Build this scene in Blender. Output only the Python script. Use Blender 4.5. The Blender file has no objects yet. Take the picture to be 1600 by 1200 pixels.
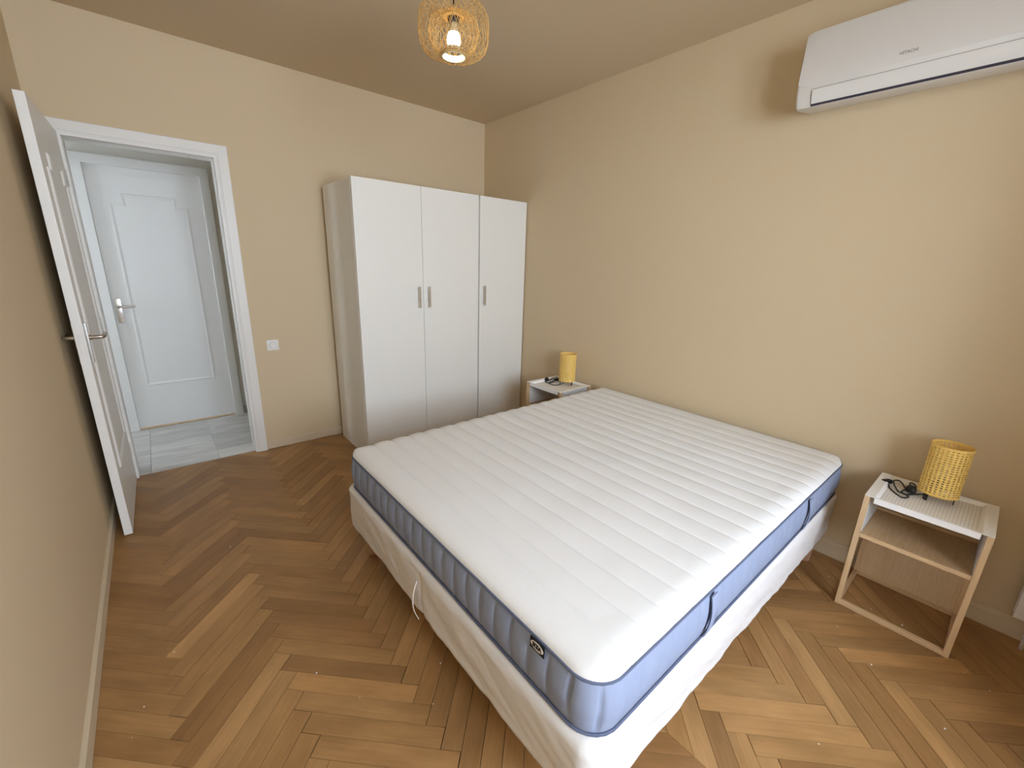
import bpy, bmesh, math, random
from mathutils import Vector, Matrix
random.seed(7)
C = bpy.context.scene.collection
scn = bpy.context.scene
PI = math.pi
# ---------------------------------------------------------------- room constants (metres)
W, H, YN = 3.005, 2.742, -5.0          # right wall, ceiling, window wall
# ---------------------------------------------------------------- camera
cx, cy, cz = 0.3621, -3.6258, 1.4841
yaw, pitch, roll, fpx = -0.7035, -0.2750, 0.0311, 660.81
fw = Vector((-math.sin(yaw) * math.cos(pitch), math.cos(yaw) * math.cos(pitch), math.sin(pitch)))
r0 = Vector((math.cos(yaw), math.sin(yaw), 0)); u0 = r0.cross(fw)
rr = r0 * math.cos(roll) + u0 * math.sin(roll); uu = -r0 * math.sin(roll) + u0 * math.cos(roll)
cd = bpy.data.cameras.new('camera'); cam = bpy.data.objects.new('camera', cd); C.objects.link(cam)
cam.matrix_world = Matrix(((rr.x, uu.x, -fw.x, cx), (rr.y, uu.y, -fw.y, cy), (rr.z, uu.z, -fw.z, cz), (0, 0, 0, 1)))
cd.sensor_fit = 'HORIZONTAL'; cd.sensor_width = 36.0; cd.lens = fpx / 1600 * 36; cd.clip_start = 0.02
scn.camera = cam
# ---------------------------------------------------------------- daylight: an even bright overcast sky
SKY = 20.0
wd = bpy.data.worlds.new('sky'); scn.world = wd; wd.use_nodes = True
bg = wd.node_tree.nodes['Background']; bg.inputs['Color'].default_value = (0.845, 0.95, 1.095, 1); bg.inputs['Strength'].default_value = SKY
WX0, WX1, WZ0, WZ1 = 0.30, 1.95, 0.82, 2.54   # the french window in the near wall
def portal(name, loc, sx, sy, direction):
    l = bpy.data.lights.new(name, 'AREA'); l.shape = 'RECTANGLE'; l.size = sx; l.size_y = sy
    l.cycles.is_portal = True
    o = bpy.data.objects.new(name, l); C.objects.link(o); o.location = loc
    o.rotation_euler = Vector(direction).to_track_quat('-Z', 'Y').to_euler(); return o
portal('window_portal', ((WX0 + WX1) / 2, YN - 0.30, (WZ0 + WZ1) / 2), WX1 - WX0, WZ1 - WZ0, (0, 1, 0))
# ---------------------------------------------------------------- exposure
vs = scn.view_settings
scn.display_settings.display_device = 'sRGB'
vs.view_transform = 'Standard'; vs.look = 'None'; vs.exposure = 0.0; vs.gamma = 1.0; vs.use_curve_mapping = False
scn.cycles.max_bounces = 14; scn.cycles.diffuse_bounces = 10; scn.cycles.transparent_max_bounces = 12

# ================================================================ materials
def mat(name, col, rough=0.6, spec=0.35, metal=0.0, noise=0.0, nscale=8.0, bump=0.0, bscale=200.0, bdist=0.001):
    m = bpy.data.materials.new(name); m.use_nodes = True; t = m.node_tree; b = t.nodes['Principled BSDF']
    b.inputs['Base Color'].default_value = (*col, 1); b.inputs['Roughness'].default_value = rough
    b.inputs['Specular IOR Level'].default_value = spec; b.inputs['Metallic'].default_value = metal
    tc = t.nodes.new('ShaderNodeTexCoord')
    if noise:
        n = t.nodes.new('ShaderNodeTexNoise'); n.inputs['Scale'].default_value = nscale; n.inputs['Detail'].default_value = 5
        t.links.new(tc.outputs['Object'], n.inputs['Vector'])
        mx = t.nodes.new('ShaderNodeMixRGB'); mx.inputs[1].default_value = (*[c * (1 - noise) for c in col], 1)
        mx.inputs[2].default_value = (*[min(1, c * (1 + noise)) for c in col], 1)
        t.links.new(n.outputs['Fac'], mx.inputs[0]); t.links.new(mx.outputs[0], b.inputs['Base Color'])
    if bump:
        n2 = t.nodes.new('ShaderNodeTexNoise'); n2.inputs['Scale'].default_value = bscale; n2.inputs['Detail'].default_value = 3
        t.links.new(tc.outputs['Object'], n2.inputs['Vector'])
        bp = t.nodes.new('ShaderNodeBump'); bp.inputs['Strength'].default_value = bump; bp.inputs['Distance'].default_value = bdist
        t.links.new(n2.outputs['Fac'], bp.inputs['Height']); t.links.new(bp.outputs[0], b.inputs['Normal'])
    return m
def nd(t, kind, **kw):
    n = t.nodes.new(kind)
    for k, v in kw.items(): setattr(n, k, v)
    return n
def mathn(t, op, a, b=None):
    n = t.nodes.new('ShaderNodeMath'); n.operation = op
    for i, v in enumerate((a, b)):
        if v is None: continue
        if isinstance(v, (int, float)): n.inputs[i].default_value = v
        else: t.links.new(v, n.inputs[i])
    return n.outputs[0]

M = {}
M['wall'] = mat('beige wall paint', (0.64, 0.525, 0.352), 0.75, 0.25, noise=0.015, nscale=2.5, bump=0.12, bscale=260, bdist=0.0008)
M['ceiling'] = mat('beige ceiling paint', (0.605, 0.497, 0.345), 0.85, 0.15, noise=0.012, nscale=2, bump=0.1, bscale=220, bdist=0.0008)
M['skirting'] = mat('beige skirting paint', (0.63, 0.53, 0.38), 0.45, 0.35, noise=0.03, nscale=14, bump=0.06, bscale=60, bdist=0.001)
M['joint'] = mat('dark joint under the parquet', (0.018, 0.010, 0.006), 0.95, 0.1)
M['white_paint'] = mat('white door paint', (0.78, 0.775, 0.745), 0.38, 0.4, noise=0.012, nscale=7, bump=0.05, bscale=45, bdist=0.001)
M['hall_wall'] = mat('pale hall paint', (0.66, 0.65, 0.61), 0.7, 0.25, noise=0.01)
M['hall_door'] = mat('white hall door paint', (0.70, 0.70, 0.68), 0.4, 0.4, noise=0.012, nscale=7)
M['grout'] = mat('grey grout', (0.36, 0.36, 0.34), 0.8, 0.2)
M['oak_sill'] = mat('oak sill', (0.45, 0.29, 0.14), 0.5, 0.35, noise=0.15, nscale=20)
M['wardrobe'] = mat('white wardrobe foil', (0.80, 0.795, 0.755), 0.42, 0.35, noise=0.006, nscale=4)
M['wardrobe_edge'] = mat('grey edge band', (0.55, 0.545, 0.52), 0.5, 0.3)
M['chrome'] = mat('chrome', (0.72, 0.71, 0.70), 0.2, 0.5, metal=1.0)
M['satin'] = mat('satin steel', (0.62, 0.61, 0.59), 0.34, 0.5, metal=1.0)
M['nickel'] = mat('worn nickel', (0.45, 0.41, 0.35), 0.3, 0.5, metal=1.0)
M['black'] = mat('black plastic', (0.012, 0.012, 0.013), 0.42, 0.4)
M['black_metal'] = mat('black metal', (0.02, 0.018, 0.017), 0.45, 0.4)
M['plug_pin'] = mat('plug pin metal', (0.5, 0.48, 0.45), 0.3, 0.5, metal=1.0)
M['plastic'] = mat('white plastic', (0.80, 0.79, 0.77), 0.35, 0.45)
M['gap_shade'] = mat('dark painted gap shade', (0.05, 0.045, 0.06), 0.6, 0.2)  # near-black colour standing in for shade inside the air conditioner gaps
M['ac'] = mat('matt white plastic', (0.72, 0.715, 0.695), 0.42, 0.4)
M['ac_panel'] = mat('satin white panel', (0.665, 0.65, 0.625), 0.3, 0.45)
M['logo_grey'] = mat('grey print', (0.22, 0.22, 0.22), 0.4, 0.4)
M['tag_black'] = mat('black woven tag', (0.012, 0.012, 0.014), 0.7, 0.2)
M['tag_white'] = mat('white woven print', (0.78, 0.78, 0.78), 0.7, 0.2)
M['metal_white'] = mat('white powder coat', (0.90, 0.90, 0.895), 0.45, 0.35)
M['crumb'] = mat('white plaster crumbs', (0.82, 0.80, 0.76), 0.8, 0.2)
M['radiator'] = mat('white enamel', (0.74, 0.73, 0.72), 0.35, 0.4)
M['border'] = mat('grey blue mattress border', (0.285, 0.335, 0.47), 0.85, 0.15, noise=0.05, nscale=30, bump=0.25, bscale=900, bdist=0.0006)
M['piping'] = mat('dark grey blue piping', (0.115, 0.135, 0.205), 0.85, 0.15, bump=0.2, bscale=900, bdist=0.0005)
M['stitch'] = mat('dark blue stitching', (0.05, 0.06, 0.10), 0.9, 0.1)
M['cover'] = mat('white base cover cloth', (0.75, 0.74, 0.735), 0.8, 0.2, noise=0.01, nscale=5, bump=0.35, bscale=16, bdist=0.006)
M['ribbon'] = mat('white ribbon', (0.88, 0.87, 0.84), 0.7, 0.2)
M['leg_wood'] = mat('pale beech leg', (0.50, 0.30, 0.19), 0.5, 0.3, noise=0.1, nscale=20)
M['ground'] = mat('pale paving outside', (0.42, 0.41, 0.39), 0.9, 0.1)

def wood(name, base, dark, axis='X', scale=(4, 40, 40), rough=0.5, spec=0.35):
    m = bpy.data.materials.new(name); m.use_nodes = True; t = m.node_tree; b = t.nodes['Principled BSDF']
    tc = nd(t, 'ShaderNodeTexCoord'); mp = nd(t, 'ShaderNodeMapping'); mp.inputs['Scale'].default_value = scale
    t.links.new(tc.outputs['Object'], mp.inputs['Vector'])
    n = nd(t, 'ShaderNodeTexNoise'); n.inputs['Scale'].default_value = 2.2; n.inputs['Detail'].default_value = 6; n.inputs['Roughness'].default_value = 0.65
    t.links.new(mp.outputs[0], n.inputs['Vector'])
    cr = nd(t, 'ShaderNodeValToRGB'); cr.color_ramp.elements[0].position = 0.33; cr.color_ramp.elements[1].position = 0.68
    cr.color_ramp.elements[0].color = (*dark, 1); cr.color_ramp.elements[1].color = (*base, 1)
    t.links.new(n.outputs['Fac'], cr.inputs[0]); t.links.new(cr.outputs[0], b.inputs['Base Color'])
    b.inputs['Roughness'].default_value = rough; b.inputs['Specular IOR Level'].default_value = spec
    return m
M['oak_z'] = wood('pale oak posts', (0.72, 0.525, 0.315), (0.62, 0.43, 0.24), scale=(40, 40, 3))
M['oak_y'] = wood('pale oak rails', (0.72, 0.525, 0.315), (0.62, 0.43, 0.24), scale=(40, 3, 40))
M['oak_x'] = wood('pale oak side rails', (0.62, 0.42, 0.25), (0.52, 0.33, 0.19), scale=(3, 40, 40))
M['veneer'] = wood('oak veneer shelf', (0.56, 0.40, 0.235), (0.47, 0.32, 0.175), scale=(5, 60, 30))
M['veneer_z'] = wood('oak veneer back', (0.76, 0.60, 0.385), (0.67, 0.51, 0.31), scale=(30, 60, 5))
M['bamboo'] = wood('bamboo strips', (0.70, 0.46, 0.17), (0.50, 0.29, 0.09), scale=(20, 20, 20), rough=0.5)
M['rattan'] = wood('yellow bamboo weave', (0.92, 0.66, 0.20), (0.84, 0.56, 0.15), scale=(60, 60, 60), rough=0.55)
for k in ('rattan',):   # no subsurface, the strips stay opaque
    b = M[k].node_tree.nodes['Principled BSDF']; b.inputs['Subsurface Weight'].default_value = 0.0

def plank_mat(name, island):
    """oiled parquet: tone per piece (object colour, or random per island in the joined remainder), long grain, wear"""
    m = bpy.data.materials.new(name); m.use_nodes = True; t = m.node_tree; b = t.nodes['Principled BSDF']
    uv = nd(t, 'ShaderNodeUVMap', uv_map='UVMap')
    oi = nd(t, 'ShaderNodeObjectInfo'); ge = nd(t, 'ShaderNodeNewGeometry')
    rnd = ge.outputs['Random Per Island'] if island else oi.outputs['Random']
    off = nd(t, 'ShaderNodeCombineXYZ'); t.links.new(mathn(t, 'MULTIPLY', rnd, 37.0), off.inputs[0]); t.links.new(mathn(t, 'MULTIPLY', rnd, 91.0), off.inputs[1])
    t.links.new(mathn(t, 'MULTIPLY', rnd, 13.0), off.inputs[2])
    ad = nd(t, 'ShaderNodeVectorMath', operation='ADD'); t.links.new(uv.outputs[0], ad.inputs[0]); t.links.new(off.outputs[0], ad.inputs[1])
    mp = nd(t, 'ShaderNodeMapping'); mp.inputs['Scale'].default_value = (3.0, 55.0, 1.0); t.links.new(ad.outputs[0], mp.inputs['Vector'])
    n = nd(t, 'ShaderNodeTexNoise'); n.inputs['Scale'].default_value = 1.6; n.inputs['Detail'].default_value = 7; n.inputs['Roughness'].default_value = 0.62; n.inputs['Distortion'].default_value = 0.6
    t.links.new(mp.outputs[0], n.inputs['Vector'])
    mp2 = nd(t, 'ShaderNodeMapping'); mp2.inputs['Scale'].default_value = (4.0, 12.0, 1.0); t.links.new(ad.outputs[0], mp2.inputs['Vector'])
    n2 = nd(t, 'ShaderNodeTexNoise'); n2.inputs['Scale'].default_value = 1.3; n2.inputs['Detail'].default_value = 4
    t.links.new(mp2.outputs[0], n2.inputs['Vector'])
    tc = nd(t, 'ShaderNodeTexCoord')
    cr = nd(t, 'ShaderNodeValToRGB'); cr.color_ramp.elements[0].position = 0.28; cr.color_ramp.elements[1].position = 0.74
    cr.color_ramp.elements[0].color = (0.88, 0.865, 0.84, 1); cr.color_ramp.elements[1].color = (1.09, 1.09, 1.09, 1)
    t.links.new(n.outputs['Fac'], cr.inputs[0])
    cr2 = nd(t, 'ShaderNodeValToRGB'); cr2.color_ramp.elements[0].position = 0.3; cr2.color_ramp.elements[1].position = 0.72
    cr2.color_ramp.elements[0].color = (0.83, 0.815, 0.79, 1); cr2.color_ramp.elements[1].color = (1.12, 1.12, 1.12, 1)
    t.links.new(n2.outputs['Fac'], cr2.inputs[0])
    mu = nd(t, 'ShaderNodeMixRGB', blend_type='MULTIPLY'); mu.inputs[0].default_value = 1
    t.links.new(cr.outputs[0], mu.inputs[1]); t.links.new(cr2.outputs[0], mu.inputs[2])
    mu2 = nd(t, 'ShaderNodeMixRGB', blend_type='MULTIPLY'); mu2.inputs[0].default_value = 1
    t.links.new(mu.outputs[0], mu2.inputs[1])
    if island:
        cr3 = nd(t, 'ShaderNodeValToRGB'); cr3.color_ramp.elements[0].color = (0.33, 0.185, 0.072, 1); cr3.color_ramp.elements[1].color = (0.43, 0.255, 0.105, 1)
        t.links.new(rnd, cr3.inputs[0]); t.links.new(cr3.outputs[0], mu2.inputs[2])
    else:
        t.links.new(oi.outputs['Color'], mu2.inputs[2])
    t.links.new(mu2.outputs[0], b.inputs['Base Color'])
    r = mathn(t, 'ADD', mathn(t, 'MULTIPLY', n2.outputs['Fac'], 0.22), 0.33); t.links.new(r, b.inputs['Roughness'])
    b.inputs['Specular IOR Level'].default_value = 0.36
    bp = nd(t, 'ShaderNodeBump'); bp.inputs['Strength'].default_value = 0.12; bp.inputs['Distance'].default_value = 0.0008
    t.links.new(n.outputs['Fac'], bp.inputs['Height']); t.links.new(bp.outputs[0], b.inputs['Normal'])
    return m
M['plank'] = plank_mat('oiled oak plank', False); M['plank_rest'] = plank_mat('oiled oak planks joined', True)

def marble():
    m = bpy.data.materials.new('grey veined marble'); m.use_nodes = True; t = m.node_tree; b = t.nodes['Principled BSDF']
    tc = nd(t, 'ShaderNodeTexCoord'); oi = nd(t, 'ShaderNodeObjectInfo')
    off = nd(t, 'ShaderNodeVectorMath', operation='SCALE'); off.inputs[0].default_value = (17, 31, 5); t.links.new(oi.outputs['Random'], off.inputs['Scale'])
    ad = nd(t, 'ShaderNodeVectorMath', operation='ADD'); t.links.new(tc.outputs['Object'], ad.inputs[0]); t.links.new(off.outputs[0], ad.inputs[1])
    mp = nd(t, 'ShaderNodeMapping'); mp.inputs['Rotation'].default_value = (0, 0, 0.25); mp.inputs['Scale'].default_value = (1.6, 7, 1); t.links.new(ad.outputs[0], mp.inputs['Vector'])
    n = nd(t, 'ShaderNodeTexNoise'); n.inputs['Scale'].default_value = 1.5; n.inputs['Detail'].default_value = 7; n.inputs['Distortion'].default_value = 0.9
    t.links.new(mp.outputs[0], n.inputs['Vector'])
    cr = nd(t, 'ShaderNodeValToRGB'); cr.color_ramp.elements[0].position = 0.3; cr.color_ramp.elements[1].position = 0.72
    cr.color_ramp.elements[0].color = (0.44, 0.432, 0.41, 1); cr.color_ramp.elements[1].color = (0.67, 0.655, 0.615, 1)
    t.links.new(n.outputs['Fac'], cr.inputs[0])
    mu = nd(t, 'ShaderNodeMixRGB', blend_type='MULTIPLY'); mu.inputs[0].default_value = 1
    t.links.new(cr.outputs[0], mu.inputs[1]); t.links.new(oi.outputs['Color'], mu.inputs[2]); t.links.new(mu.outputs[0], b.inputs['Base Color'])
    b.inputs['Roughness'].default_value = 0.32
    return m
M['marble'] = marble()
M['marble_skirt'] = mat('grey marble skirting', (0.36, 0.36, 0.36), 0.4, 0.4, noise=0.15, nscale=9)

def knit():
    """white knitted ticking: fine rows of dimples in the weave"""
    m = bpy.data.materials.new('white knit ticking'); m.use_nodes = True; t = m.node_tree; b = t.nodes['Principled BSDF']
    tc = nd(t, 'ShaderNodeTexCoord'); mp = nd(t, 'ShaderNodeMapping'); mp.inputs['Scale'].default_value = (1 / 0.0062, 1 / 0.0062, 0); mp.inputs['Rotation'].default_value = (0, 0, 0)
    t.links.new(tc.outputs['Object'], mp.inputs['Vector'])
    sp = nd(t, 'ShaderNodeSeparateXYZ'); t.links.new(mp.outputs[0], sp.inputs[0])
    sx = mathn(t, 'SINE', mathn(t, 'MULTIPLY', sp.outputs[0], 2 * PI)); sy = mathn(t, 'SINE', mathn(t, 'MULTIPLY', sp.outputs[1], 2 * PI))
    h = mathn(t, 'MULTIPLY', sx, sy)
    n = nd(t, 'ShaderNodeTexNoise'); n.inputs['Scale'].default_value = 22; n.inputs['Detail'].default_value = 3
    t.links.new(tc.outputs['Object'], n.inputs['Vector'])
    bp = nd(t, 'ShaderNodeBump'); bp.inputs['Strength'].default_value = 0.22; bp.inputs['Distance'].default_value = 0.0008; t.links.new(h, bp.inputs['Height'])
    bp2 = nd(t, 'ShaderNodeBump'); bp2.inputs['Strength'].default_value = 0.11; bp2.inputs['Distance'].default_value = 0.006; t.links.new(n.outputs['Fac'], bp2.inputs['Height'])
    t.links.new(bp.outputs[0], bp2.inputs['Normal']); t.links.new(bp2.outputs[0], b.inputs['Normal'])
    b.inputs['Base Color'].default_value = (0.805, 0.815, 0.825, 1); b.inputs['Roughness'].default_value = 0.9; b.inputs['Specular IOR Level'].default_value = 0.15
    return m
M['knit'] = knit()

def perforated(name, col, pitch, rad, ax):
    """powder coat with small punched dots on a grid"""
    m = bpy.data.materials.new(name); m.use_nodes = True; t = m.node_tree; b = t.nodes['Principled BSDF']
    tc = nd(t, 'ShaderNodeTexCoord'); sp = nd(t, 'ShaderNodeSeparateXYZ'); t.links.new(tc.outputs['Object'], sp.inputs[0])
    a = mathn(t, 'MULTIPLY', sp.outputs[ax[0]], 1 / pitch); c = mathn(t, 'MULTIPLY', sp.outputs[ax[1]], 1 / pitch)
    row = mathn(t, 'FLOOR', c); a = mathn(t, 'ADD', a, mathn(t, 'MULTIPLY', row, 0.5))
    fa = mathn(t, 'SUBTRACT', mathn(t, 'FRACT', a), 0.5); fc = mathn(t, 'SUBTRACT', mathn(t, 'FRACT', c), 0.5)
    d = mathn(t, 'SQRT', mathn(t, 'ADD', mathn(t, 'MULTIPLY', fa, fa), mathn(t, 'MULTIPLY', fc, fc)))
    hole = mathn(t, 'LESS_THAN', d, rad / pitch)
    mx = nd(t, 'ShaderNodeMixRGB'); mx.inputs[1].default_value = (*col, 1); mx.inputs[2].default_value = (*[c * 0.62 for c in col], 1)
    t.links.new(hole, mx.inputs[0]); t.links.new(mx.outputs[0], b.inputs['Base Color'])
    bp = nd(t, 'ShaderNodeBump'); bp.inputs['Strength'].default_value = 0.5; bp.inputs['Distance'].default_value = 0.001; bp.invert = True
    t.links.new(hole, bp.inputs['Height']); t.links.new(bp.outputs[0], b.inputs['Normal'])
    b.inputs['Roughness'].default_value = 0.45
    return m
M['perf_tray'] = perforated('white punched tray', (0.87, 0.865, 0.85), 0.011, 0.0024, (0, 1))
M['perf_side'] = perforated('white punched side', (0.80, 0.80, 0.79), 0.011, 0.0030, (0, 2))

def emit(name, col, st):
    m = bpy.data.materials.new(name); m.use_nodes = True; b = m.node_tree.nodes['Principled BSDF']
    b.inputs['Base Color'].default_value = (0.8, 0.8, 0.8, 1); b.inputs['Emission Color'].default_value = (*col, 1); b.inputs['Emission Strength'].default_value = st
    return m
M['bulb'] = emit('lit bulb glass', (1.0, 0.84, 0.58), 22.0)
M['lamp_ring'] = mat('cream lamp ring', (0.72, 0.66, 0.46), 0.5, 0.3)
def glass():
    m = bpy.data.materials.new('window glass'); m.use_nodes = True; t = m.node_tree
    for n in list(t.nodes):
        if n.type != 'OUTPUT_MATERIAL': t.nodes.remove(n)
    out = [n for n in t.nodes if n.type == 'OUTPUT_MATERIAL'][0]
    tr = nd(t, 'ShaderNodeBsdfTransparent'); gl = nd(t, 'ShaderNodeBsdfGlossy'); gl.inputs['Roughness'].default_value = 0.02
    mx = nd(t, 'ShaderNodeMixShader'); fr = nd(t, 'ShaderNodeFresnel'); fr.inputs[0].default_value = 1.2
    t.links.new(fr.outputs[0], mx.inputs[0]); t.links.new(tr.outputs[0], mx.inputs[1]); t.links.new(gl.outputs[0], mx.inputs[2]); t.links.new(mx.outputs[0], out.inputs[0])
    return m
M['glass'] = glass()

# ================================================================ mesh helpers
def obj(name, bm, m, parent=None, smooth=False, loc=None, angle=None):
    me = bpy.data.meshes.new(name); bmesh.ops.recalc_face_normals(bm, faces=bm.faces[:]); bm.to_mesh(me); bm.free()
    for x in (m if isinstance(m, (list, tuple)) else [m]): me.materials.append(x)
    if smooth: me.polygons.foreach_set('use_smooth', [True] * len(me.polygons))
    if smooth and angle:
        me.set_sharp_from_angle(angle=math.radians(angle))
    o = bpy.data.objects.new(name, me); C.objects.link(o)
    if parent: o.parent = parent
    if loc: o.location = loc
    return o
def tag(o, label, cat, group=None):
    o['label'] = label; o['category'] = cat
    if group: o['group'] = group
    return o
def struct(o): o['kind'] = 'structure'; return o
def empty(name, loc=(0, 0, 0), rz=0.0):
    o = bpy.data.objects.new(name, None); C.objects.link(o); o.location = loc; o.rotation_euler = (0, 0, rz); o.empty_display_size = 0.1; return o
def box(bm, lo, hi, bev=0.0, seg=2, mi=0):
    r = bmesh.ops.create_cube(bm, size=1.0); vs_ = r['verts']
    for v in vs_:
        v.co = Vector([(lo[i] + hi[i]) / 2 + v.co[i] * (hi[i] - lo[i]) for i in range(3)])
    fs = list({f for v in vs_ for f in v.link_faces})
    for f in fs: f.material_index = mi
    if bev > 0:
        es = list({e for v in vs_ for e in v.link_edges})
        bmesh.ops.bevel(bm, geom=es, offset=bev, segments=seg, profile=0.7, affect='EDGES')
def bbox(lo, hi, bev=0.0, seg=2):
    bm = bmesh.new(); box(bm, lo, hi, bev, seg); return bm
def tube(bm, pts, rad, seg=8, cap=True, closed=False):
    pts = [Vector(p) for p in pts]; n = len(pts); rings = []
    T = [((pts[(i + 1) % n] - pts[i - 1]) if closed else (pts[min(i + 1, n - 1)] - pts[max(i - 1, 0)])).normalized() for i in range(n)]
    a = Vector((0, 0, 1)) if abs(T[0].z) < 0.9 else Vector((1, 0, 0))
    nrm = (a - T[0] * a.dot(T[0])).normalized()
    for i in range(n):
        nrm = (nrm - T[i] * nrm.dot(T[i])).normalized(); bn = T[i].cross(nrm)
        r = rad[i] if isinstance(rad, (list, tuple)) else rad
        rings.append([bm.verts.new(pts[i] + (nrm * math.cos(2 * PI * k / seg) + bn * math.sin(2 * PI * k / seg)) * r) for k in range(seg)])
    for i in range(n if closed else n - 1):
        A, B = rings[i], rings[(i + 1) % n]
        for k in range(seg): bm.faces.new((A[k], A[(k + 1) % seg], B[(k + 1) % seg], B[k]))
    if cap and not closed:
        bm.faces.new(rings[0][::-1]); bm.faces.new(rings[-1])
def lathe(bm, prof, seg=24, c=(0, 0, 0), cap=True):
    rings = []
    for r, z in prof:
        rings.append([bm.verts.new((c[0] + r * math.cos(2 * PI * k / seg), c[1] + r * math.sin(2 * PI * k / seg), c[2] + z)) for k in range(seg)])
    for A, B in zip(rings, rings[1:]):
        for k in range(seg): bm.faces.new((A[k], A[(k + 1) % seg], B[(k + 1) % seg], B[k]))
    if cap: bm.faces.new(rings[0][::-1]); bm.faces.new(rings[-1])
def prism(bm, poly, axis, a, b):
    """extrude a 2-D polygon along an axis; poly coordinates fill the other two axes in order"""
    def P(p, t):
        v = list(p); v.insert(axis, t); return v
    A = [bm.verts.new(P(p, a)) for p in poly]; B = [bm.verts.new(P(p, b)) for p in poly]; n = len(poly)
    for k in range(n): bm.faces.new((A[k], A[(k + 1) % n], B[(k + 1) % n], B[k]))
    bm.faces.new(A[::-1]); bm.faces.new(B)
def inset(poly, d):
    n = len(poly); out = []
    for i in range(n):
        p0, p1, p2 = Vector(poly[i - 1]), Vector(poly[i]), Vector(poly[(i + 1) % n])
        e1 = (p1 - p0).normalized(); e2 = (p2 - p1).normalized(); n1 = Vector((-e1.y, e1.x)); n2 = Vector((-e2.y, e2.x))
        out.append(p1 + (n1 + n2) * (d / (1 + n1.dot(n2))))
    return out
def moulding(bm, poly, prof, to3d):
    """a mitred strip along a closed outline; prof = (inset, height) points"""
    loops = [[bm.verts.new(to3d(p.x, p.y, h)) for p in inset(poly, d)] for d, h in prof]
    n = len(poly)
    for A, B in zip(loops, loops[1:]):
        for k in range(n): bm.faces.new((A[k], A[(k + 1) % n], B[(k + 1) % n], B[k]))
def smooth_path(pts, sub=6, closed=False):
    P = [Vector(p) for p in pts]; n = len(P); out = []
    for i in range(n if closed else n - 1):
        if closed: a, b, c, d = P[i - 1], P[i], P[(i + 1) % n], P[(i + 2) % n]
        else: a, b, c, d = P[max(i - 1, 0)], P[i], P[i + 1], P[min(i + 2, n - 1)]
        for s in range(sub):
            t = s / sub
            out.append(0.5 * ((2 * b) + (c - a) * t + (2 * a - 5 * b + 4 * c - d) * t * t + (3 * b - a - 3 * c + d) * t ** 3))
    if not closed: out.append(P[-1])
    return out
def text_mesh(name, body, size, m, parent, mat4, extrude=0.0003, align='CENTER', shear=0.0, sx=1.0, bold=0.0):
    cu = bpy.data.curves.new(name, 'FONT'); cu.body = body; cu.size = size; cu.extrude = extrude; cu.align_x = align; cu.align_y = 'CENTER'; cu.shear = shear; cu.offset = bold
    o = bpy.data.objects.new(name, cu); C.objects.link(o); bpy.context.view_layer.update()
    me = bpy.data.meshes.new_from_object(o.evaluated_get(bpy.context.evaluated_depsgraph_get())); bpy.data.objects.remove(o); bpy.data.curves.remove(cu)
    me.transform(Matrix.Diagonal((sx, 1, 1, 1))); me.transform(mat4); me.materials.clear(); me.materials.append(m)
    o = bpy.data.objects.new(name, me); C.objects.link(o); o.parent = parent; return o
def copy_tree(o, parent=None):
    c = o.copy(); C.objects.link(c); c.parent = parent
    for ch in list(o.children): copy_tree(ch, c)
    return c
def project(p):
    v = Vector(p) - Vector((cx, cy, cz)); z = v.dot(fw)
    if z < 0.05: return None
    return 800 + fpx * v.dot(rr) / z, 600 - fpx * v.dot(uu) / z

# ================================================================ the room shell
DX0, DX1, DZ = 0.097, 0.823, 2.112        # door opening in the far wall
bm = bmesh.new(); box(bm, (-0.15, YN - 0.3, -0.12), (W + 0.15, 0.03, -0.012)); floor = struct(obj('floor', bm, M['joint']))
bm = bmesh.new(); box(bm, (-0.15, YN - 0.3, H), (W + 0.15, 0.16, H + 0.12)); struct(obj('ceiling', bm, M['ceiling']))
bm = bmesh.new(); box(bm, (-0.15, YN - 0.3, -0.012), (0, 0.0, H)); struct(obj('wall_left', bm, M['wall']))
bm = bmesh.new(); box(bm, (W, YN - 0.3, -0.012), (W + 0.15, 0.16, H)); struct(obj('wall_right', bm, M['wall']))
bm = bmesh.new()
box(bm, (-0.15, 0, -0.012), (DX0 - 0.02, 0.16, H)); box(bm, (DX1 + 0.02, 0, -0.012), (W, 0.16, H)); box(bm, (DX0 - 0.02, 0, DZ + 0.02), (DX1 + 0.02, 0.16, H))
struct(obj('wall_back', bm, M['wall']))
bm = bmesh.new()
box(bm, (0, YN - 0.3, -0.012), (WX0, YN, H)); box(bm, (WX1, YN - 0.3, -0.012), (W, YN, H)); box(bm, (WX0, YN - 0.3, WZ1), (WX1, YN, H)); box(bm, (WX0, YN - 0.3, -0.012), (WX1, YN, WZ0))
struct(obj('wall_front', bm, M['wall']))
bm = bmesh.new(); box(bm, (2.05, YN, -0.012), (W, -4.42, H)); struct(obj('light_block_pier', bm, M['wall']))  # unseen pier added to keep window light off the right wall
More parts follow.
